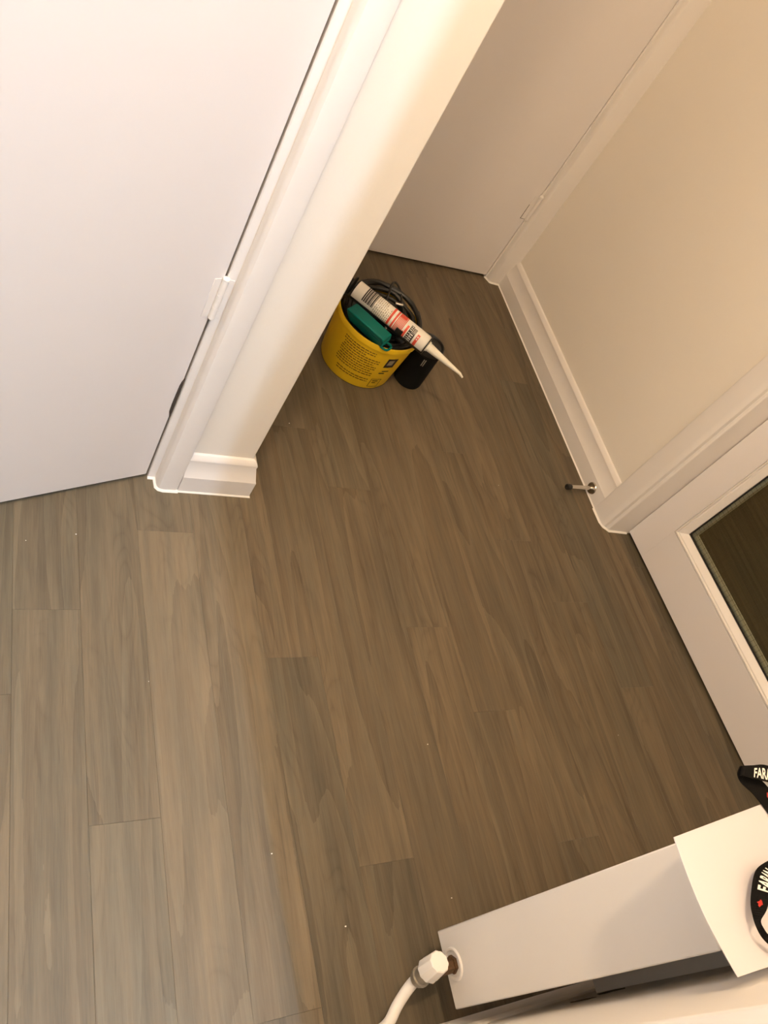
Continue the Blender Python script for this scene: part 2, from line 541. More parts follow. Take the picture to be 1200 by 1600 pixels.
# ------------------------------------------------------------------ far door
t2 = empty('trim_2', (1.5, YB, 0))
tag(t2, 'white gloss door frame and architrave round the far door', 'door frame', kind='structure')
AR2 = [(1.4775, YB + .012), (1.4775, 1.816), (1.479, 1.811), (1.483, 1.807), (1.489, 1.8055), (1.530, 1.8055), (XR, 1.8055), (XR, YB + .012)]
obj('architrave', extrude_z(B(), AR2, 0, 2.06), M_gloss, t2, smooth=True, angle=30)
obj('architrave', box(B(), 0.638, 0.6895, 1.8055, YB, 0, 2.06), M_gloss, t2, bevel=0.004)
obj('architrave', box(B(), 0.6895, 1.4775, 1.8055, YB, 2.012, 2.06), M_gloss, t2, bevel=0.004)
obj('door_jamb', box(B(), 1.4715, 1.478, 1.8265, 1.926, 0, 2.0), M_gloss, t2)
obj('sealant_bead', sweep_plan(B(), [(a - 0.018, b) for a, b in BD], [(1.472, 1.829), (1.4775, 1.8175), (1.483, 1.807), (1.489, 1.8055), (1.518, 1.8055)]), M_bead, t2, smooth=True)
HR = Vector((1.4705, 1.8275))
DR = Vector((-0.419, -0.026)).normalized()
NR = Vector((DR.y, -DR.x))
if NR.y < 0: NR = -NR
d2 = empty('door_2', (HR.x, HR.y, 0))
tag(d2, 'plain white flush door at the far end behind the yellow tub', 'door', kind='structure')
obj('door_leaf', slab(B(), HR, DR, NR, 0.0, 0.762, 0, 0.040, 0.008, 1.98), M_door, d2, bevel=0.0015)
hg = obj('hinge', slab(B(), HR, DR, NR, -0.001, 0.017, -0.0012, 0.0, 0.226, 0.302), M_gloss, d2, bevel=0.0004)
obj('hinge_knuckle', revolve(B(), (HR.x + 0.0012, HR.y - 0.005, 0.226), (0, 0, 1), [(0, .0056), (.045, .0056), (.0455, .0048), (.046, .0056), (.076, .0056)], 16), M_gloss, hg, smooth=True)
obj('hinge_pin', revolve(B(), (HR.x + 0.0012, HR.y - 0.005, 0.302), (0, 0, 1), [(0, .004), (.003, .0068), (.007, .0068), (.010, .004), (.011, .0004)], 16), M_bead, hg, smooth=True)
bm = B()
for s0, s1, z0, z1 in ((0.0165, 0.0185, 0.224, 0.272), (0.0, 0.0185, 0.2715, 0.2732), (0.0, 0.0185, 0.2245, 0.2262)):
    slab(bm, HR, DR, NR, s0, s1, -0.0004, 0.0004, z0, z1)
obj('hinge_gap_shade', bm, M_dark, d2)['label'] = 'dark strips painted as the shaded gap round the hinge leaf'  # flat dark strips stand in for shade in the hinge gap

# ------------------------------------------------------------------ glazed door on the right
t3 = empty('trim_3', (1.56, 0.89, 0))
tag(t3, 'white gloss door frame and architrave of the glazed door', 'door frame', kind='structure')
AR3 = [(XR, 0.9575), (1.5185, 0.9575), (1.5155, 0.955), (1.515, 0.950), (1.516, 0.912), (1.5175, 0.904), (1.5215, 0.8985), (1.527, 0.8965), (1.545, 0.8965), (XR + .01, 0.9575)]
obj('architrave', extrude_z(B(), AR3, 0, 2.09), M_gloss, t3, smooth=True, angle=30)
obj('architrave', box(B(), 1.515, XR, 0.05, 0.108, 0, 2.09), M_gloss, t3, bevel=0.005)
obj('architrave', box(B(), 1.515, XR, 0.108, 0.897, 2.045, 2.09), M_gloss, t3, bevel=0.005)
JB = [(1.5295, 0.8965), (1.5295, 0.8915), (1.5315, 0.8885), (1.535, 0.8872), (1.600, 0.8845), (1.655, 0.8845), (1.655, 0.8965)]
obj('door_jamb', extrude_z(B(), JB, 0, 2.04), M_gloss, t3, smooth=True, angle=30)
obj('door_jamb', box(B(), 1.53, 1.655, 0.108, 0.118, 0, 2.04), M_gloss, t3)
obj('door_head', box(B(), 1.53, 1.655, 0.118, 0.8845, 2.035, 2.05), M_gloss, t3)
obj('sealant_bead', sweep_plan(B(), [(a - 0.018, b) for a, b in BD], [(1.515, 0.955), (1.516, 0.912), (1.5215, 0.8985), (1.5295, 0.8925), (1.535, 0.8872), (1.597, 0.8846)]), M_bead, t3, smooth=True)

HG = Vector((1.5985, 0.8825))
DG = Vector((0.0545, -0.9985)).normalized()
NG = Vector((0.9985, 0.0545)).normalized()
d3 = empty('door_3', (HG.x, HG.y, 0))
tag(d3, 'white glazed door on the right with a large wired glass pane', 'door', kind='structure')
S0, S1, ZG0, ZG1 = 0.075, 0.687, 0.131, 1.87        # opening in the leaf
bmv = lambda *a: slab(B(), HG, DG, NG, *a)
obj('stile', bmv(0.0, S0, 0, 0.040, 0.010, 1.99), M_door, d3, bevel=0.0003)
obj('stile', bmv(S1, 0.762, 0, 0.040, 0.010, 1.99), M_door, d3, bevel=0.0003)
obj('bottom_rail', bmv(S0, S1, 0.0, 0.040, 0.010, ZG0), M_door, d3, bevel=0.0003)
obj('top_rail', bmv(S0, S1, 0.0001, 0.040, ZG1, 1.99), M_door, d3, bevel=0.0015)


def bead(side):
    """glazing bead: small step, quirk, then a chamfer falling to the glass"""
    prof = [(0.0, 0.002), (0.003, -0.0015), (0.0055, -0.0015), (0.0065, 0.003), (0.010, 0.003), (0.023, 0.013), (0.023, 0.017), (0.0, 0.017)]
    rings = []
    for end in (0, 1):
        ring = []
        for a, t in prof:
            if side == 'bottom': s, z = ((S0 + a) if end == 0 else (S1 - a)), ZG0 + a
            elif side == 'top': s, z = ((S0 + a) if end == 0 else (S1 - a)), ZG1 - a
            elif side == 'near': s, z = S0 + a, ((ZG0 + a) if end == 0 else (ZG1 - a))
            else: s, z = S1 - a, ((ZG0 + a) if end == 0 else (ZG1 - a))
            p = HG + DG * s + NG * t
            ring.append((p.x, p.y, z))
        rings.append(ring)
    return loft(B(), rings)


for sd in ('bottom', 'near', 'top', 'far'):
    obj('glazing_bead', bead(sd), M_gloss, d3)
obj('glass_seal', bmv(S0 + 0.0205, S0 + 0.0262, 0.0155, 0.0178, ZG0 + 0.02, ZG1 - 0.02), M_rubber, d3)
obj('glass_seal', bmv(S0 + 0.0262, S1 - 0.02, 0.0155, 0.0178, ZG0 + 0.0205, ZG0 + 0.0262), M_rubber, d3)
obj('back_bead', bmv(S0 + 0.001, S0 + 0.0305, 0.0245, 0.0395, ZG0 + 0.001, ZG1 - 0.001), M_bead, d3, bevel=0.001)
obj('back_bead', bmv(S0 + 0.0305, S1 - 0.001, 0.0245, 0.0395, ZG0 + 0.001, ZG0 + 0.0305), M_bead, d3, bevel=0.001)
obj('glass_pane', bmv(S0 + 0.004, S1 - 0.004, 0.018, 0.024, ZG0 + 0.004, ZG1 - 0.004), M_glass, d3)
bm = B()
s = S0 + 0.022
while s < S1 - 0.01:
    slab(bm, HG, DG, NG, s - 0.00022, s + 0.00022, 0.0208, 0.0212, ZG0 + 0.005, ZG1 - 0.005); s += 0.0127
z = ZG0 + 0.025
while z < ZG1 - 0.005:
    slab(bm, HG, DG, NG, S0 + 0.005, S1 - 0.005, 0.0208, 0.0212, z - 0.00022, z + 0.00022); z += 0.0127
tag(obj('wire_mesh', bm, M_wire, d3), kind='stuff')

# ------------------------------------------------------------------ chrome door stop
SY, SZ = 1.006, 0.021
stop = empty('door_stop', (XR - 0.02, SY, SZ))
tag(stop, 'small chrome door stop with a black tip screwed to the right skirting', 'door stop')
obj('base_plate', revolve(B(), (XR - 0.0201, SY, SZ), (-1, 0, 0), [(0, .0165), (.0015, .0165), (.0035, .0150), (.0045, .0075)], 32), M_chrome, stop, smooth=True)
obj('post', revolve(B(), (XR - 0.0235, SY, SZ), (-1, -0.12, 0.09), [(0, .0066), (.006, .0058), (.010, .0055), (.082, .0055), (.083, .0072), (.084, .0072)], 24), M_chrome, stop, smooth=True)
ax = Vector((-1, -0.12, 0.09)).normalized()
pt = Vector((XR - 0.0235, SY, SZ)) + ax * 0.083
obj('rubber_tip', revolve(B(), pt, ax, [(0, .0072), (.002, .0082), (.012, .0082), (.0145, .0070), (.0148, .0035), (.0125, .0030)], 24), M_rubber, stop, smooth=True)

# ------------------------------------------------------------------ radiator with valve
RX, RX1, RY0, RY1, RZ0, RZ1 = 0.705, 1.36, -0.032, 0.071, 0.082, 0.597
rad = empty('radiator', (RX, 0.02, 0))
tag(rad, 'white panel radiator below the camera, seen from its valve end', 'radiator')
obj('end_panel', box(B(), RX, RX + 0.004, RY0, RY1, RZ0, RZ1), M_rad, rad, bevel=0.0018)
obj('front_panel', box(B(), RX + 0.0045, RX1, RY1 - 0.014, RY1 - 0.0025, RZ0 + 0.012, RZ1 - 0.002), M_rad, rad, bevel=0.004)
obj('back_panel', box(B(), RX + 0.0045, RX1, RY0 + 0.001, RY0 + 0.012, RZ0 + 0.012, RZ1 - 0.002), M_rad, rad, bevel=0.004)
obj('end_panel', box(B(), RX1, RX1 + 0.004, RY0, RY1, RZ0, RZ1), M_rad, rad, bevel=0.0018)
bm = B()
box(bm, RX + 0.0045, RX1, RY0 + 0.012, RY0 + 0.022, RZ1 - 0.006, RZ1 - 0.003)
box(bm, RX + 0.0045, RX1, RY1 - 0.024, RY1 - 0.014, RZ1 - 0.006, RZ1 - 0.003)
x = RX + 0.006
while x < RX1 - 0.01:
    box(bm, x, x + 0.008, RY0 + 0.022, RY1 - 0.024, RZ1 - 0.006, RZ1 - 0.003); x += 0.02
obj('top_grille', bm, M_rad, rad)
obj('wall_bracket', box(B(), 0.90, 0.93, YF, RY0 + 0.001, 0.16, 0.52), M_rad, rad)
VY, VZ = 0.0235, 0.107
obj('tapping_ring', revolve(B(), (RX, VY, VZ), (-1, 0, 0), [(0, .0225), (.0015, .0225), (.003, .0210), (.003, .0185), (.0005, .0170)], 32), M_rad, rad, smooth=True)
vax = Vector((-0.010, -0.0165, -0.075)).normalized()
top = Vector((0.658, 0.0300, 0.150))
vb = top + vax * 0.040
valve = obj('valve', revolve(B(), vb - vax * 0.002, vax, [(0, .0105), (.001, .0118), (.012, .0118), (.0125, .0142), (.0175, .0142), (.018, .0122), (.024, .0118), (.025, .0095)], 24), M_nickel, rad, smooth=True)
valve['label'] = 'dull metal valve body with a compression nut'
obj('tail_pipe', revolve(B(), (RX + 0.001, VY, VZ), (-1, -0.055, 0.0), [(0, .0125), (.006, .0125), (.0065, .0105), (.046, .0105)], 6), M_brass, valve)['label'] = 'rusty brass tail between radiator and valve'
# ten-sided decorator's cap with fluted rim
bm = B()
a, u, w = frame_of(vax)
rings = []
n = 40
for dist, r in ((0, .0), (0.0004, .0132), (0.002, .0147), (0.031, .0170), (0.033, .0162)):
    rings.append([top + a * dist + (u * math.cos(2 * PI * i / n) + w * math.sin(2 * PI * i / n)) * max(1e-5, r * (1 + 0.035 * math.cos(10 * 2 * PI * i / n))) for i in range(n)])
loft(bm, rings)
obj('valve_cap', bm, M_cap, valve, smooth=True, angle=28)['label'] = 'white fluted plastic cap'
pe = top + vax * 0.062
obj('pipe', tube(B(), [pe, pe + vax * 0.012, (0.6400, 0.0050, 0.0660), (0.6285, -0.0085, 0.054), (0.6170, -0.0245, 0.044), (0.6110, -0.0320, 0.024), (0.610, -0.033, 0.0)], 0.0082, 14), M_pipe, rad, smooth=True)['label'] = 'white painted copper pipe bending down to the floor'

# ------------------------------------------------------------------ sheet of card on the radiator
bm = B()
nx, ny = 20, 12
LEFT = smooth_path([(0.6076, 0.0660, 0.6855), (0.6055, 0.0366, 0.6859), (0.6067, 0.0044, 0.6857), (0.6124, -0.0221, 0.6845), (0.6211, -0.0493, 0.6827)], 3)


def sheet(u, v):
    """u along the radiator, v from its front to the wall; the stiff sheet springs up towards its free left end"""
    p = LEFT[round(v * 12)]
    q = Vector((1.02, 0.1105 + (-0.0555 - 0.1105) * v, 0))
    x = p.x + (q.x - p.x) * u
    y = p.y + (q.y - p.y) * u
    z = max(0.685 - 0.21 * (x - 0.61), 0.5995 + 0.004 * max(0.0, 1.02 - x))
    return (x, y, z)


top_v = [[bm.verts.new(sheet(i / nx, j / ny)) for j in range(ny + 1)] for i in range(nx + 1)]
bot_v = [[bm.verts.new((v.co.x, v.co.y, v.co.z - 0.0008)) for v in row] for row in top_v]
for i in range(nx):
    for j in range(ny):
        bm.faces.new((top_v[i][j], top_v[i + 1][j], top_v[i + 1][j + 1], top_v[i][j + 1]))
        bm.faces.new((bot_v[i][j + 1], bot_v[i + 1][j + 1], bot_v[i + 1][j], bot_v[i][j]))
for i in range(nx):
    for j in (0, ny): bm.faces.new((top_v[i][j], bot_v[i][j], bot_v[i + 1][j], top_v[i + 1][j]))
for j in range(ny):
    for i in (0, nx): bm.faces.new((top_v[i][j], top_v[i][j + 1], bot_v[i][j + 1], bot_v[i][j]))
card = obj('paper_sheet', bm, M_paper, smooth=True, angle=50)
tag(card, 'blank cream-white sheet of card sprung up off the top of the radiator', 'paper')

# ------------------------------------------------------------------ lanyard
lan = empty('lanyard', (0.80, 0.03, 0.606))
tag(lan, 'black woven lanyard with white lettering looped on the white card', 'lanyard')


def ribbon(Lp, Rp, k=5, th=0.0009):
    A, C = smooth_path(Lp, k), smooth_path(Rp, k)
    bm = B()
    rings = []
    for i, (p, q) in enumerate(zip(A, C)):
        t = (A[min(i + 1, len(A) - 1)] - A[max(i - 1, 0)]).normalized()
        nn = (q - p).cross(t).normalized() * th
        rings.append([p, q, q + nn, p + nn])
    loft(bm, rings)
    return bm, A, C


def ribbon_text(name, txt, A, C, i0, i1, lo, hi, material, parent, flip=False, swap=False):
    """maps flat lettering onto a stretch of ribbon: text runs along the ribbon, letter height across it"""
    cu = bpy.data.curves.new(name, 'FONT')
    cu.body = txt; cu.size = 1.0; cu.offset = 0.025
    tmp = bpy.data.objects.new(name, cu)
    COL.objects.link(tmp)
    dg = bpy.context.evaluated_depsgraph_get()
    me = bpy.data.meshes.new_from_object(tmp.evaluated_get(dg))
    bpy.data.objects.remove(tmp)
    bm = B(); bm.from_mesh(me)
    xs = [v.co.x for v in bm.verts]; ys = [v.co.y for v in bm.verts]
    x0, x1, y0, y1 = min(xs), max(xs), min(ys), max(ys)
    bmesh.ops.subdivide_edges(bm, edges=[e for e in bm.edges if e.calc_length() > 0.3], cuts=2)
    for v in bm.verts:
        t = (v.co.x - x0) / (x1 - x0); h = (v.co.y - y0) / (y1 - y0)
        if swap: t = 1 - t
        if flip: h = 1 - h
        f = i0 + (i1 - i0) * t
        i = min(int(f), len(A) - 2); fr = f - i
        p = A[i].lerp(A[i + 1], fr); q = C[i].lerp(C[i + 1], fr)
        tt = (A[i + 1] - A[i]).normalized()
        nn = (q - p).cross(tt).normalized()
        if nn.z < 0: nn = -nn
        v.co = p.lerp(q, lo + (hi - lo) * h) + nn * 0.0012
    o = obj(name, bm, material, parent)
    return o


# loop lying on the card
L1 = [(0.7567, 0.0334, 0.6665), (0.7342, 0.0312, 0.6712), (0.711, 0.0275, 0.6762), (0.6955, 0.0204, 0.6795), (0.6766, 0.0057, 0.6834), (0.6675, -0.0039, 0.6854), (0.663, -0.0138, 0.6864), (0.6636, -0.0243, 0.6862), (0.6706, -0.0331, 0.6847), (0.6861, -0.042, 0.6814), (0.7103, -0.0467, 0.6763), (0.76, -0.0458, 0.6658)]
R1 = [(0.7641, 0.016, 0.6696), (0.7423, 0.0157, 0.6742), (0.7283, 0.0128, 0.6772), (0.7161, 0.0082, 0.6797), (0.6982, -0.0005, 0.6835), (0.6788, -0.0082, 0.6912), (0.6579, -0.0141, 0.6975), (0.6605, -0.0212, 0.6951), (0.6695, -0.0283, 0.6914), (0.6863, -0.0358, 0.6878), (0.7117, -0.0397, 0.6825), (0.7616, -0.0385, 0.6719)]
bm, A1, C1 = ribbon(L1, R1)
obj('strap', bm, M_web, lan)
# fold hanging over the front edge: upper and lower leg
U2 = [(0.7663, 0.1231, 0.6634), (0.7715, 0.1236, 0.6637), (0.7901, 0.1237, 0.6598), (0.8106, 0.124, 0.6555), (0.829, 0.1215, 0.6516), (0.8564, 0.1165, 0.6459), (0.9034, 0.102, 0.6351)]
D2 = [(0.7554, 0.1133, 0.6657), (0.7596, 0.1135, 0.6662), (0.7753, 0.11, 0.6629), (0.7954, 0.1069, 0.6587), (0.815, 0.1036, 0.6546), (0.8403, 0.0993, 0.6492), (0.8825, 0.0858, 0.6395)]
bm, A2, C2 = ribbon(U2, D2)
obj('strap', bm, M_web, lan)
L3 = [(0.7655, 0.1231, 0.6627), (0.7627, 0.1167, 0.6583), (0.7681, 0.1085, 0.6545), (0.7799, 0.0989, 0.652), (0.7881, 0.0897, 0.6499), (0.7959, 0.0775, 0.6482), (0.801, 0.0629, 0.6471), (0.8101, 0.0423, 0.6448)]
R3 = [(0.7693, 0.1242, 0.6619), (0.7844, 0.1248, 0.6538), (0.799, 0.1191, 0.648), (0.8121, 0.111, 0.6453), (0.8213, 0.1024, 0.6429), (0.8288, 0.0892, 0.6413), (0.834, 0.074, 0.6402), (0.8418, 0.0523, 0.6381)]
bm, A3, C3 = ribbon(L3, R3)
obj('strap', bm, M_web, lan)
ribbon_text('white_lettering', 'FARAN', A1, C1, 18.0, 8.6, 0.22, 0.92, M_whitep, lan, flip=True)
ribbon_text('white_lettering', 'FARAN', A2, C2, 10.5, 22, 0.90, 0.22, M_whitep, lan)


def emblem(A, C, f0, f1, lo, hi):
    shape = [(0.0, 0.55), (0.25, 0.75), (0.38, 1.0), (0.5, 0.72), (0.8, 0.8), (1.0, 0.55), (0.78, 0.38), (0.62, 0.0), (0.45, 0.3), (0.2, 0.28)]
    bm = B()
    vs = []
    for t, h in shape:
        f = f0 + (f1 - f0) * t
        i = int(f); p = A[i].lerp(A[i + 1], f - i); q = C[i].lerp(C[i + 1], f - i)
        nn = (q - p).cross(A[i + 1] - A[i]).normalized()
        if nn.z < 0: nn = -nn
        vs.append(bm.verts.new(p.lerp(q, lo + (hi - lo) * h) + nn * 0.0012))
    bm.faces.new(vs)
    bmesh.ops.triangulate(bm, faces=bm.faces)
    return obj('red_emblem', bm, M_redem, lan)


emblem(A1, C1, 24.2, 20.8, 0.28, 0.66)
emblem(A3, C3, 20.5, 25.5, 0.30, 0.95)

# ------------------------------------------------------------------ yellow tub
BX, BY, BR0, BR1, BH = 0.901, 1.350, 0.0935, 0.1065, 0.150
tub = empty('plastic_tub', (BX, BY, 0))
tag(tub, 'open yellow plastic tub full of tools beside the wall corner', 'tub')


def rad_at(z): return BR0 + (BR1 - BR0) * (z / BH)


obj('tub_wall', revolve(B(), (BX, BY, 0.0), (0, 0, 1), [(0.0, 0.01), (0.0, BR0 - 0.006), (0.002, BR0 - 0.002), (0.006, BR0), (BH - 0.016, rad_at(BH - 0.016)), (BH - 0.006, rad_at(BH)),
    (BH - 0.006, rad_at(BH) - 0.002), (0.006, BR0 - 0.003), (0.004, 0.01)], 64, cap=True), M_yellow, tub, smooth=True)
obj('tub_rim', revolve(B(), (BX, BY, BH - 0.014), (0, 0, 1), [(0.0, BR1 - 0.0016), (0.001, BR1 + 0.0018), (0.011, BR1 + 0.0022), (0.0145, BR1 + 0.0008), (0.0145, BR1 - 0.0016), (0.011, BR1 - 0.0024), (0.0, BR1 - 0.0024), (0.0, BR1 - 0.0016)], 64, cap=False), M_yellow, tub, smooth=True)


def patch(bm, th0, th1, z0, z1, lift=0.0005, n=None):
    n = n or max(1, int(abs(th1 - th0) / 0.12))
    prev = None
    for i in range(n + 1):
        t = th0 + (th1 - th0) * i / n
        cur = []
        for z in (z0, z1):
            r = rad_at(z) + lift
            cur.append(bm.verts.new((BX + r * math.cos(t), BY + r * math.sin(t), z)))
        if prev: bm.faces.new((prev[0], cur[0], cur[1], prev[1]))
        prev = cur


rnd = random.Random(4)
bm = B()
# lines of small lettering round the front; angles run left to right as seen from the camera
ta0, ta1 = math.radians(-152), math.radians(-92)
for li in range(15):
    z = 0.122 - li * 0.0072
    if li in (11, 14): continue
    t = ta0 + (0.10 if li > 10 else 0) + rnd.uniform(0, .06)
    end = ta1 - (rnd.uniform(0.05, 0.25) if li % 3 == 2 else 0.02) - (0.18 if li < 3 else 0)
    while t < end:
        w_ = rnd.uniform(0.03, 0.11)
        patch(bm, t, min(t + w_, end), z, z + 0.0030)
        t += w_ + 0.016
tag(obj('small_print', bm, M_ink, tub), kind='stuff')
pa, pb = math.radians(-84), math.radians(-68)
bm = B(); patch(bm, pa, pb, 0.086, 0.118)
obj('label_picture', bm, M_inkd, tub)['label'] = 'dark square picture on the label'
bm = B(); patch(bm, pa + .05, pb - .08, 0.095, 0.112, lift=0.0008)
obj('picture_figure', bm, M_greyprint_glint, tub)
bm = B()
patch(bm, pa, pa + .16, 0.062, 0.066); patch(bm, pa + .05, pb - .03, 0.070, 0.0735)
for z0, z1, a0, a1 in ((0.012, 0.0135, -88, -71), (0.040, 0.0415, -88, -71), (0.012, 0.0415, -88, -87.2), (0.012, 0.0415, -71.8, -71), (0.026, 0.029, -84, -78), (0.033, 0.036, -85, -76)):
    patch(bm, math.radians(a0), math.radians(a1), z0, z1)
tag(obj('label_box', bm, M_inkd, tub), kind='stuff')

# ------------------------------------------------------------------ teal case in the tub
case = empty('drill_bit_case', (0.84, 1.28, 0.12))
tag(case, 'teal green plastic drill bit case standing in the yellow tub', 'tool case')
T = [Vector(p) for p in ((0.7866, 1.3161, 0.188), (0.8195, 1.3422, 0.188), (0.8924, 1.2607, 0.186), (0.8623, 1.2349, 0.186))]
Bt = [Vector(p) for p in ((0.8115, 1.3290, 0.146), (0.8390, 1.3500, 0.146), (0.9070, 1.2740, 0.144), (0.8790, 1.2500, 0.144))]


shift = Vector((-0.0032, -0.0036, -0.002))
T = [p + shift for p in T]
Bt = [p + shift for p in Bt]


def lerp4(t): return [a.lerp(b, t) for a, b in zip(T, Bt)]


def inset(q, f):
    c = sum(q, Vector()) / 4
    return [p.lerp(c, f) for p in q]


obj('case_lid', loft(B(), [inset(lerp4(0.40), 0.0), inset(lerp4(0.08), 0.0), inset(T, 0.10)]), M_teal, case, bevel=0.002)
obj('case_base', loft(B(), [inset(lerp4(1.0), 0.06), inset(lerp4(0.44), 0.0), inset(lerp4(0.41), 0.0)]), M_teal, case, bevel=0.002)
e = (lerp4(0.75)[3] + lerp4(0.75)[2]) / 2
ed = (T[3] - T[0]).normalized(); cr = (T[2] - T[3]).normalized()
obj('hanging_loop', tube(B(), [e - cr * .017 - ed * .004, e - cr * .016 + ed * .009, e - cr * .008 + ed * .014, e + cr * .006 + ed * .013, e + cr * .011 + ed * .006, e + cr * .010 - ed * .004], 0.0028, 8), M_teal, case, smooth=True)

# ------------------------------------------------------------------ cartridge in a caulking gun
ca0 = Vector((0.8168, 1.3721, 0.196)); ca1 = Vector((0.9706, 1.2373, 0.190))
cdir = (ca1 - ca0).normalized()
CLEN = (ca1 - ca0).length
CRr = 0.0220
cart = empty('sealant_cartridge', tuple(ca0))
tag(cart, 'white and red sealant cartridge with a long cream nozzle lying across the yellow tub', 'cartridge')
obj('cartridge_tube', revolve(B(), ca0, cdir, [(0, CRr - .003), (.0005, CRr), (CLEN - .004, CRr), (CLEN, CRr - .0015)], 40), M_tube, cart, smooth=True)
nb = ca1 + cdir * 0.003
nz = (Vector((1.0600, 1.1670, 0.178)) - nb)
NL_ = nz.length
nozzle = revolve(B(), nb, nz, [(0, .0125), (.004, .0125), (.005, .0105), (.012, .0100), (NL_ * .5, .0068), (NL_ * .9, .0036)], 20)
obj('nozzle', nozzle, M_nozzle, cart, smooth=True)
pe = nb + nz * 0.89
nd = nz.normalized()
obj('nozzle_tip', revolve(B(), pe, (nd + Vector((-0.05, -0.25, -0.25))).normalized(), [(0, .0036), (NL_ * .10, .0022)], 14), M_nozzle, cart, smooth=True)
obj('nozzle_collar', revolve(B(), ca1 - cdir * 0.0005, cdir, [(0, .0165), (.0035, .0165), (.004, .013)], 24), M_nozzle, cart, smooth=True)
# printed bands on the tube
ua, uu, uw = frame_of(cdir)
view = (Vector((0, 0, 1.25)) - (ca0 + ca1) / 2)
phi0 = math.atan2(view.dot(uw), view.dot(uu))         # angle of the side that faces up and towards the hall


def band(bm, d0, d1, a0, a1, lift=0.0003):
    n = max(1, int(abs(a1 - a0) / 0.22))
    prev = None
    for i in range(n + 1):
        t = phi0 + a0 + (a1 - a0) * i / n
        cur = [bm.verts.new(ca0 + cdir * d + (uu * math.cos(t) + uw * math.sin(t)) * (CRr + lift)) for d in (d0, d1)]
        if prev: bm.faces.new((prev[0], cur[0], cur[1], prev[1]))
        prev = cur


k = CLEN / 0.2045
bm = B()
x = 0.026
rb = random.Random(11)
while x < 0.056:
    w_ = rb.choice((0.0008, 0.0014, 0.0022, 0.003))
    band(bm, x * k, (x + w_) * k, -1.45, 0.55); x += w_ + rb.choice((0.0006, 0.0009, 0.0014))
obj('barcode', bm, M_inkd, cart)
bm = B()
for i in range(9):
    x = 0.060 + i * 0.0046
    t = -1.35 + rb.uniform(0, .3)
    while t < 1.0:
        w_ = rb.uniform(.08, .34)
        if not (i > 5 and t < -0.6): band(bm, x * k, (x + 0.0017) * k, t, min(t + w_, 1.05))
        t += w_ + .10
tag(obj('small_print', bm, M_greyprint_glint, cart), kind='stuff')
bm = B()
band(bm, 0.100 * k, 0.1055 * k, -1.5, 1.5)
band(bm, 0.1115 * k, 0.116 * k, -1.5, 1.5)
for i in range(7):
    band(bm, (0.1185 + i * 0.0032) * k, (0.1206 + i * 0.0032) * k, -1.5 + 0.1 * (i % 2), 1.5)
band(bm, 0.1185 * k, 0.137 * k, -1.4, -0.7, 0.0002)
band(bm, 0.1455 * k, 0.151 * k, -0.45, 1.4)
band(bm, 0.1415 * k, 0.1445 * k, 0.35, 1.5)
band(bm, 0.1765 * k, 0.1835 * k, -0.35, 1.2)
obj('red_bands', bm, M_red, cart)
bm = B()
band(bm, 0.1535 * k, 0.1715 * k, -0.05, 1.5)
band(bm, 0.1535 * k, 0.1615 * k, -0.75, -0.05)
for i in range(4): band(bm, (0.1625 + 0.0001) * k, 0.1715 * k, -0.62 + i * .15, -0.53 + i * .15)
band(bm, 0.1625 * k, 0.1640 * k, -0.62, -0.05)
obj('black_lettering', bm, M_inkd, cart)
bm = B()
for i in range(5):
    for j in range(2): band(bm, (0.1550 + j * .008) * k, (0.1600 + j * .0085) * k, 0.08 + i * .25, 0.15 + i * .25 + 0.05 * j, 0.0006)
for i in range(3): band(bm, 0.1555 * k, 0.1600 * k, -0.65 + i * .2, -0.57 + i * .2, 0.0006)
band(bm, 0.1610 * k, 0.1622 * k, 0.05, 1.3, 0.0006)
band(bm, 0.1785 * k, 0.1815 * k, -0.15, 0.25, 0.0006)
obj('white_lettering', bm, M_whitep, cart)

gun = empty('caulking_gun', tuple(ca0))
tag(gun, 'black caulking gun holding the white and red sealant cartridge', 'caulking gun')
side = cdir.cross(Vector((0, 0, 1))).normalized()
dn = side.cross(cdir).normalized()
if dn.z > 0: dn = -dn


def gp(d, a, r): return ca0 + cdir * d + (dn * math.cos(a) + side * math.sin(a)) * r


bm = B()
rings = []
for d in (-0.012, CLEN + 0.003):
    rings.append([gp(d, -1.15 + 2.3 * i / 12, CRr + 0.0006) for i in range(13)] + [gp(d, 1.15 - 2.3 * i / 12, CRr + 0.0022) for i in range(13)])
loft(bm, rings)
obj('cradle', bm, M_black, gun, smooth=True)
# slotted front plate round the nozzle
bm = B()
n = 28
rings = []
for d in (CLEN + 0.0006, CLEN + 0.0030):
    outer = [ca0 + cdir * d + (uu * math.cos(2 * PI * i / n) + uw * math.sin(2 * PI * i / n)) * (CRr + .0022) for i in range(n)]
    inner = [ca0 + cdir * d + (uu * math.cos(2 * PI * i / n) + uw * math.sin(2 * PI * i / n)) * 0.0168 for i in range(n)]
    rings.append((outer, inner))
vo = [[bm.verts.new(p) for p in rr] for pair in rings for rr in pair]
for a_, b_ in ((0, 2), (2, 3), (3, 1), (1, 0)):
    for i in range(n):
        j = (i + 1) % n
        bm.faces.new((vo[a_][i], vo[a_][j], vo[b_][j], vo[b_][i]))
obj('front_plate', bm, M_black, gun, smooth=True)
obj('back_plate', revolve(B(), ca0 - cdir * 0.014, cdir, [(0, CRr * .7), (.001, CRr + .003), (.004, CRr + .003), (.005, CRr * .7)], 28), M_black, gun, smooth=True)
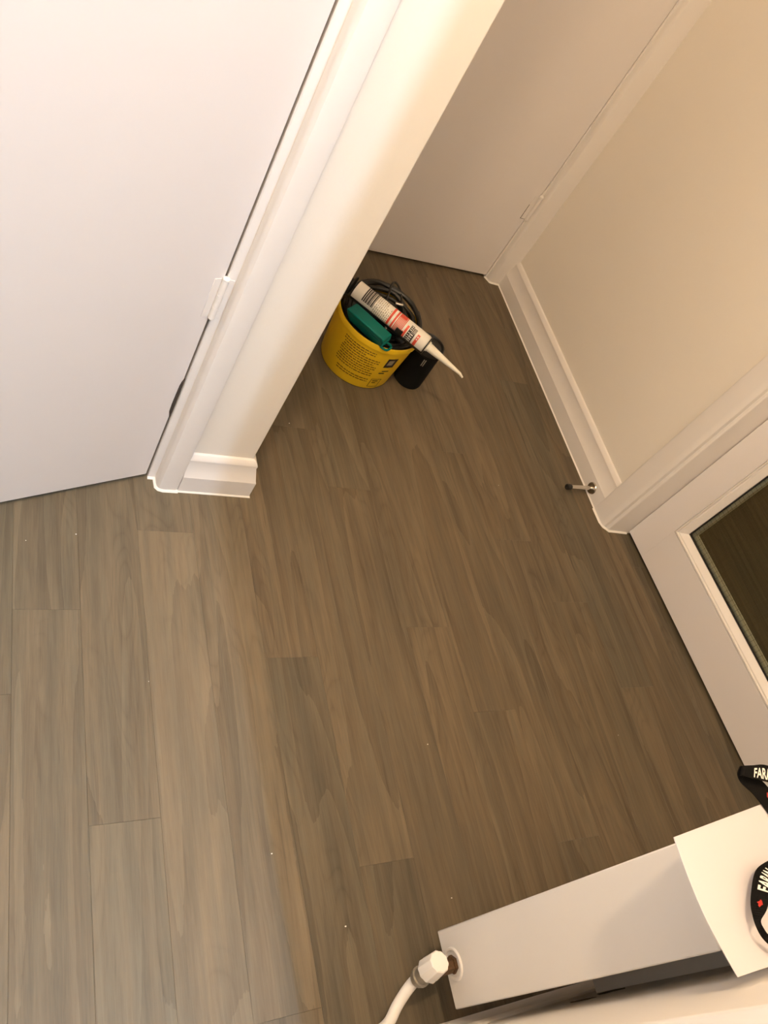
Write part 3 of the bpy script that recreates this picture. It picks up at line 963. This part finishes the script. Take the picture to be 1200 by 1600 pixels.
# strap half way: the clip seen over the tube's lower side
bm = B()
rings = []
for d in (0.128 * k, 0.146 * k):
    rings.append([gp(d, -1.15 + 2.9 * i / 12, CRr + 0.0008) for i in range(13)] + [gp(d, 1.75 - 2.9 * i / 12, CRr + 0.0038) for i in range(13)])
loft(bm, rings)
obj('clip', bm, M_black, gun, smooth=True)
hb = ca0 - cdir * 0.022
obj('handle', tube(B(), [hb + Vector((0.004, -0.004, 0.012)), hb, hb - cdir * 0.006 + Vector((0, 0, -0.04)), hb - cdir * 0.010 + Vector((0, 0, -0.052))], 0.0085, 12), M_black, gun, smooth=True)
obj('push_rod', tube(B(), [ca0 - cdir * 0.012 + Vector((0, 0, .002)), ca0 - cdir * 0.075 + Vector((0, 0, .006))], 0.0038, 10, 2), M_silver, gun, smooth=True)
obj('trigger', tube(B(), [hb + cdir * 0.004 + Vector((0, 0, -0.030)), hb + cdir * 0.016 + Vector((0, 0, -0.034)), hb + cdir * 0.020 + Vector((0, 0, -0.05))], 0.0048, 10), M_black, gun, smooth=True)

# ------------------------------------------------------------------ black cable and black tools in the tub
cable = empty('black_cable', (0.94, 1.40, 0.14))
tag(cable, 'coiled thin black cable heaped at the back of the yellow tub', 'cable')
pts = []
rc = random.Random(21)
for i in range(72):
    t = i / 71
    a_ = -0.4 + t * 2 * PI * 5.1
    rr = 0.052 + 0.044 * min(1.0, t * 1.6) + rc.uniform(-.003, .003)
    px, py = rr * math.cos(a_), rr * math.sin(a_)
    up = (px * 0.45 + py * 0.89) / 0.095              # the heap is tipped up at the back of the tub
    pts.append((0.909 + px, 1.359 + py, 0.139 + 0.018 * up + 0.011 * t + rc.uniform(-.002, .002)))
obj('coil', tube(B(), pts, 0.0060, 8, 3), M_black, cable, smooth=True)
obj('loose_loop', tube(B(), [(0.902, 1.380, 0.150), (0.922, 1.402, 0.163), (0.938, 1.437, 0.172), (0.950, 1.457, 0.174), (0.962, 1.458, 0.172), (0.968, 1.434, 0.168), (0.966, 1.405, 0.162), (0.968, 1.374, 0.154), (0.975, 1.34, 0.146)], 0.0027, 8, 6), M_black, cable, smooth=True)
obj('plug', revolve(B(), (0.945, 1.372, 0.153), (0.5, -0.6, 0.15), [(0, .004), (.003, .0085), (.022, .0095), (.026, .006)], 14), M_black, cable, smooth=True)
for (x, y, z, dx, dy) in ((0.893, 1.402, 0.160, .6, -.5), (0.913, 1.392, 0.162, .2, -.8), (0.945, 1.395, 0.163, .8, -.2)):
    obj('metal_pin', revolve(B(), (x, y, z), (dx, dy, .1), [(0, .003), (.001, .0036), (.018, .0036), (.020, .002)], 10), M_silver, cable, smooth=True)

pliers = empty('pliers', (0.965, 1.305, 0.14))
tag(pliers, 'black handled pliers poking out of the tub below the cartridge', 'pliers')
obj('grip', tube(B(), [(0.925, 1.335, 0.140), (0.937, 1.310, 0.155), (0.950, 1.294, 0.160), (0.957, 1.287, 0.159)], 0.0095, 12), M_black, pliers, smooth=True)
obj('grip', tube(B(), [(0.915, 1.315, 0.138), (0.920, 1.295, 0.152), (0.930, 1.281, 0.156), (0.937, 1.275, 0.154)], 0.0090, 12), M_black, pliers, smooth=True)
obj('joint', revolve(B(), (0.926, 1.333, 0.121), (0.1, 0.1, 1), [(0, .012), (.012, .012), (.014, .009)], 18), M_silver, pliers, smooth=True)
bag = empty('tool_pouch', (BX, BY, 0.08))
tag(bag, 'dark matt tool pouch filling the bottom of the yellow tub', 'pouch')
bm = B()
rp = random.Random(8)
rings = []
n = 36
for z, f in ((0.006, .86), (0.05, .93), (0.100, .95), (0.118, .90), (0.127, .70), (0.130, .35), (0.131, .02)):
    rings.append([(BX + math.cos(2 * PI * i / n) * rad_at(z) * f * (1 - rp.uniform(0, .035)), BY + math.sin(2 * PI * i / n) * rad_at(z) * f * (1 - rp.uniform(0, .035)), z + ((rp.uniform(-.003, .003) + 0.022 * max(0.0, math.cos(2 * PI * i / n - 1.0))) if z > .09 else 0)) for i in range(n)])
loft(bm, rings)
obj('pouch_body', bm, M_blackm, bag, smooth=True)
obj('pouch_flap', tube(B(), [(0.815, 1.385, 0.128), (0.84, 1.41, 0.150), (0.875, 1.425, 0.156), (0.90, 1.42, 0.148), (0.92, 1.41, 0.13)], 0.012, 10), M_blackm, bag, smooth=True)

# ------------------------------------------------------------------ black canister beside the tub
CX, CY, CRd, CH = 1.0425, 1.3165, 0.0385, 0.131
can = empty('canister', (CX, CY, 0))
tag(can, 'black cylindrical canister standing beside the yellow tub under the nozzle', 'canister')
obj('canister_body', revolve(B(), (CX, CY, 0), (0, 0, 1), [(0, .02), (0, CRd - .005), (.0015, CRd - .002), (.005, CRd - .0005), (.010, CRd), (.112, CRd), (.113, CRd - .0012), (.1145, CRd - .0012)], 48), M_blackm, can, smooth=True)
obj('canister_lid', revolve(B(), (CX, CY, 0.1146), (0, 0, 1), [(0, CRd - .001), (.0005, CRd + .0006), (.013, CRd + .0006), (.016, CRd - .001), (.0165, CRd - .004), (.0150, CRd - .0055), (.0115, CRd - .0065), (.0112, .018), (.0120, .0172), (.0120, .0005)], 48), M_black, can, smooth=True)
bm = B()
for s_ in (-1, 1):
    t0 = math.radians(-112 + s_ * 3.4)
    t1 = t0 + 0.06
    vs = []
    for t, z in ((t0, 0.085), (t1, 0.085), (t1, 0.106), (t0, 0.106)):
        vs.append(bm.verts.new((CX + (CRd + .0004) * math.cos(t), CY + (CRd + .0004) * math.sin(t), z)))
    bm.faces.new(vs)
obj('painted_glint', bm, M_greyprint_glint, can)  # two grey bars painted on the black body as a glint

# ------------------------------------------------------------------ crumbs of plaster on the floor
bm = B()
for x, y, s_ in ((0.226, 0.796, .0016), (0.146, 0.779, .001), (0.496, 0.230, .0016), (0.826, 0.377, .0013), (0.597, 0.110, .0018), (0.796, 0.119, .0014), (0.682, 1.114, .0013), (1.22, 1.0, .0009), (0.33, 0.52, .0009), (1.30, 0.36, .0008)):
    r = bmesh.ops.create_icosphere(bm, subdivisions=1, radius=s_ * 0.75, matrix=Matrix.Translation((x, y, s_ * 0.6)) @ Matrix.Diagonal((1.3, 0.9, 0.7, 1)))
tag(obj('crumbs', bm, M_crumb), 'tiny white crumbs of plaster scattered over the plank floor', 'debris', kind='stuff')
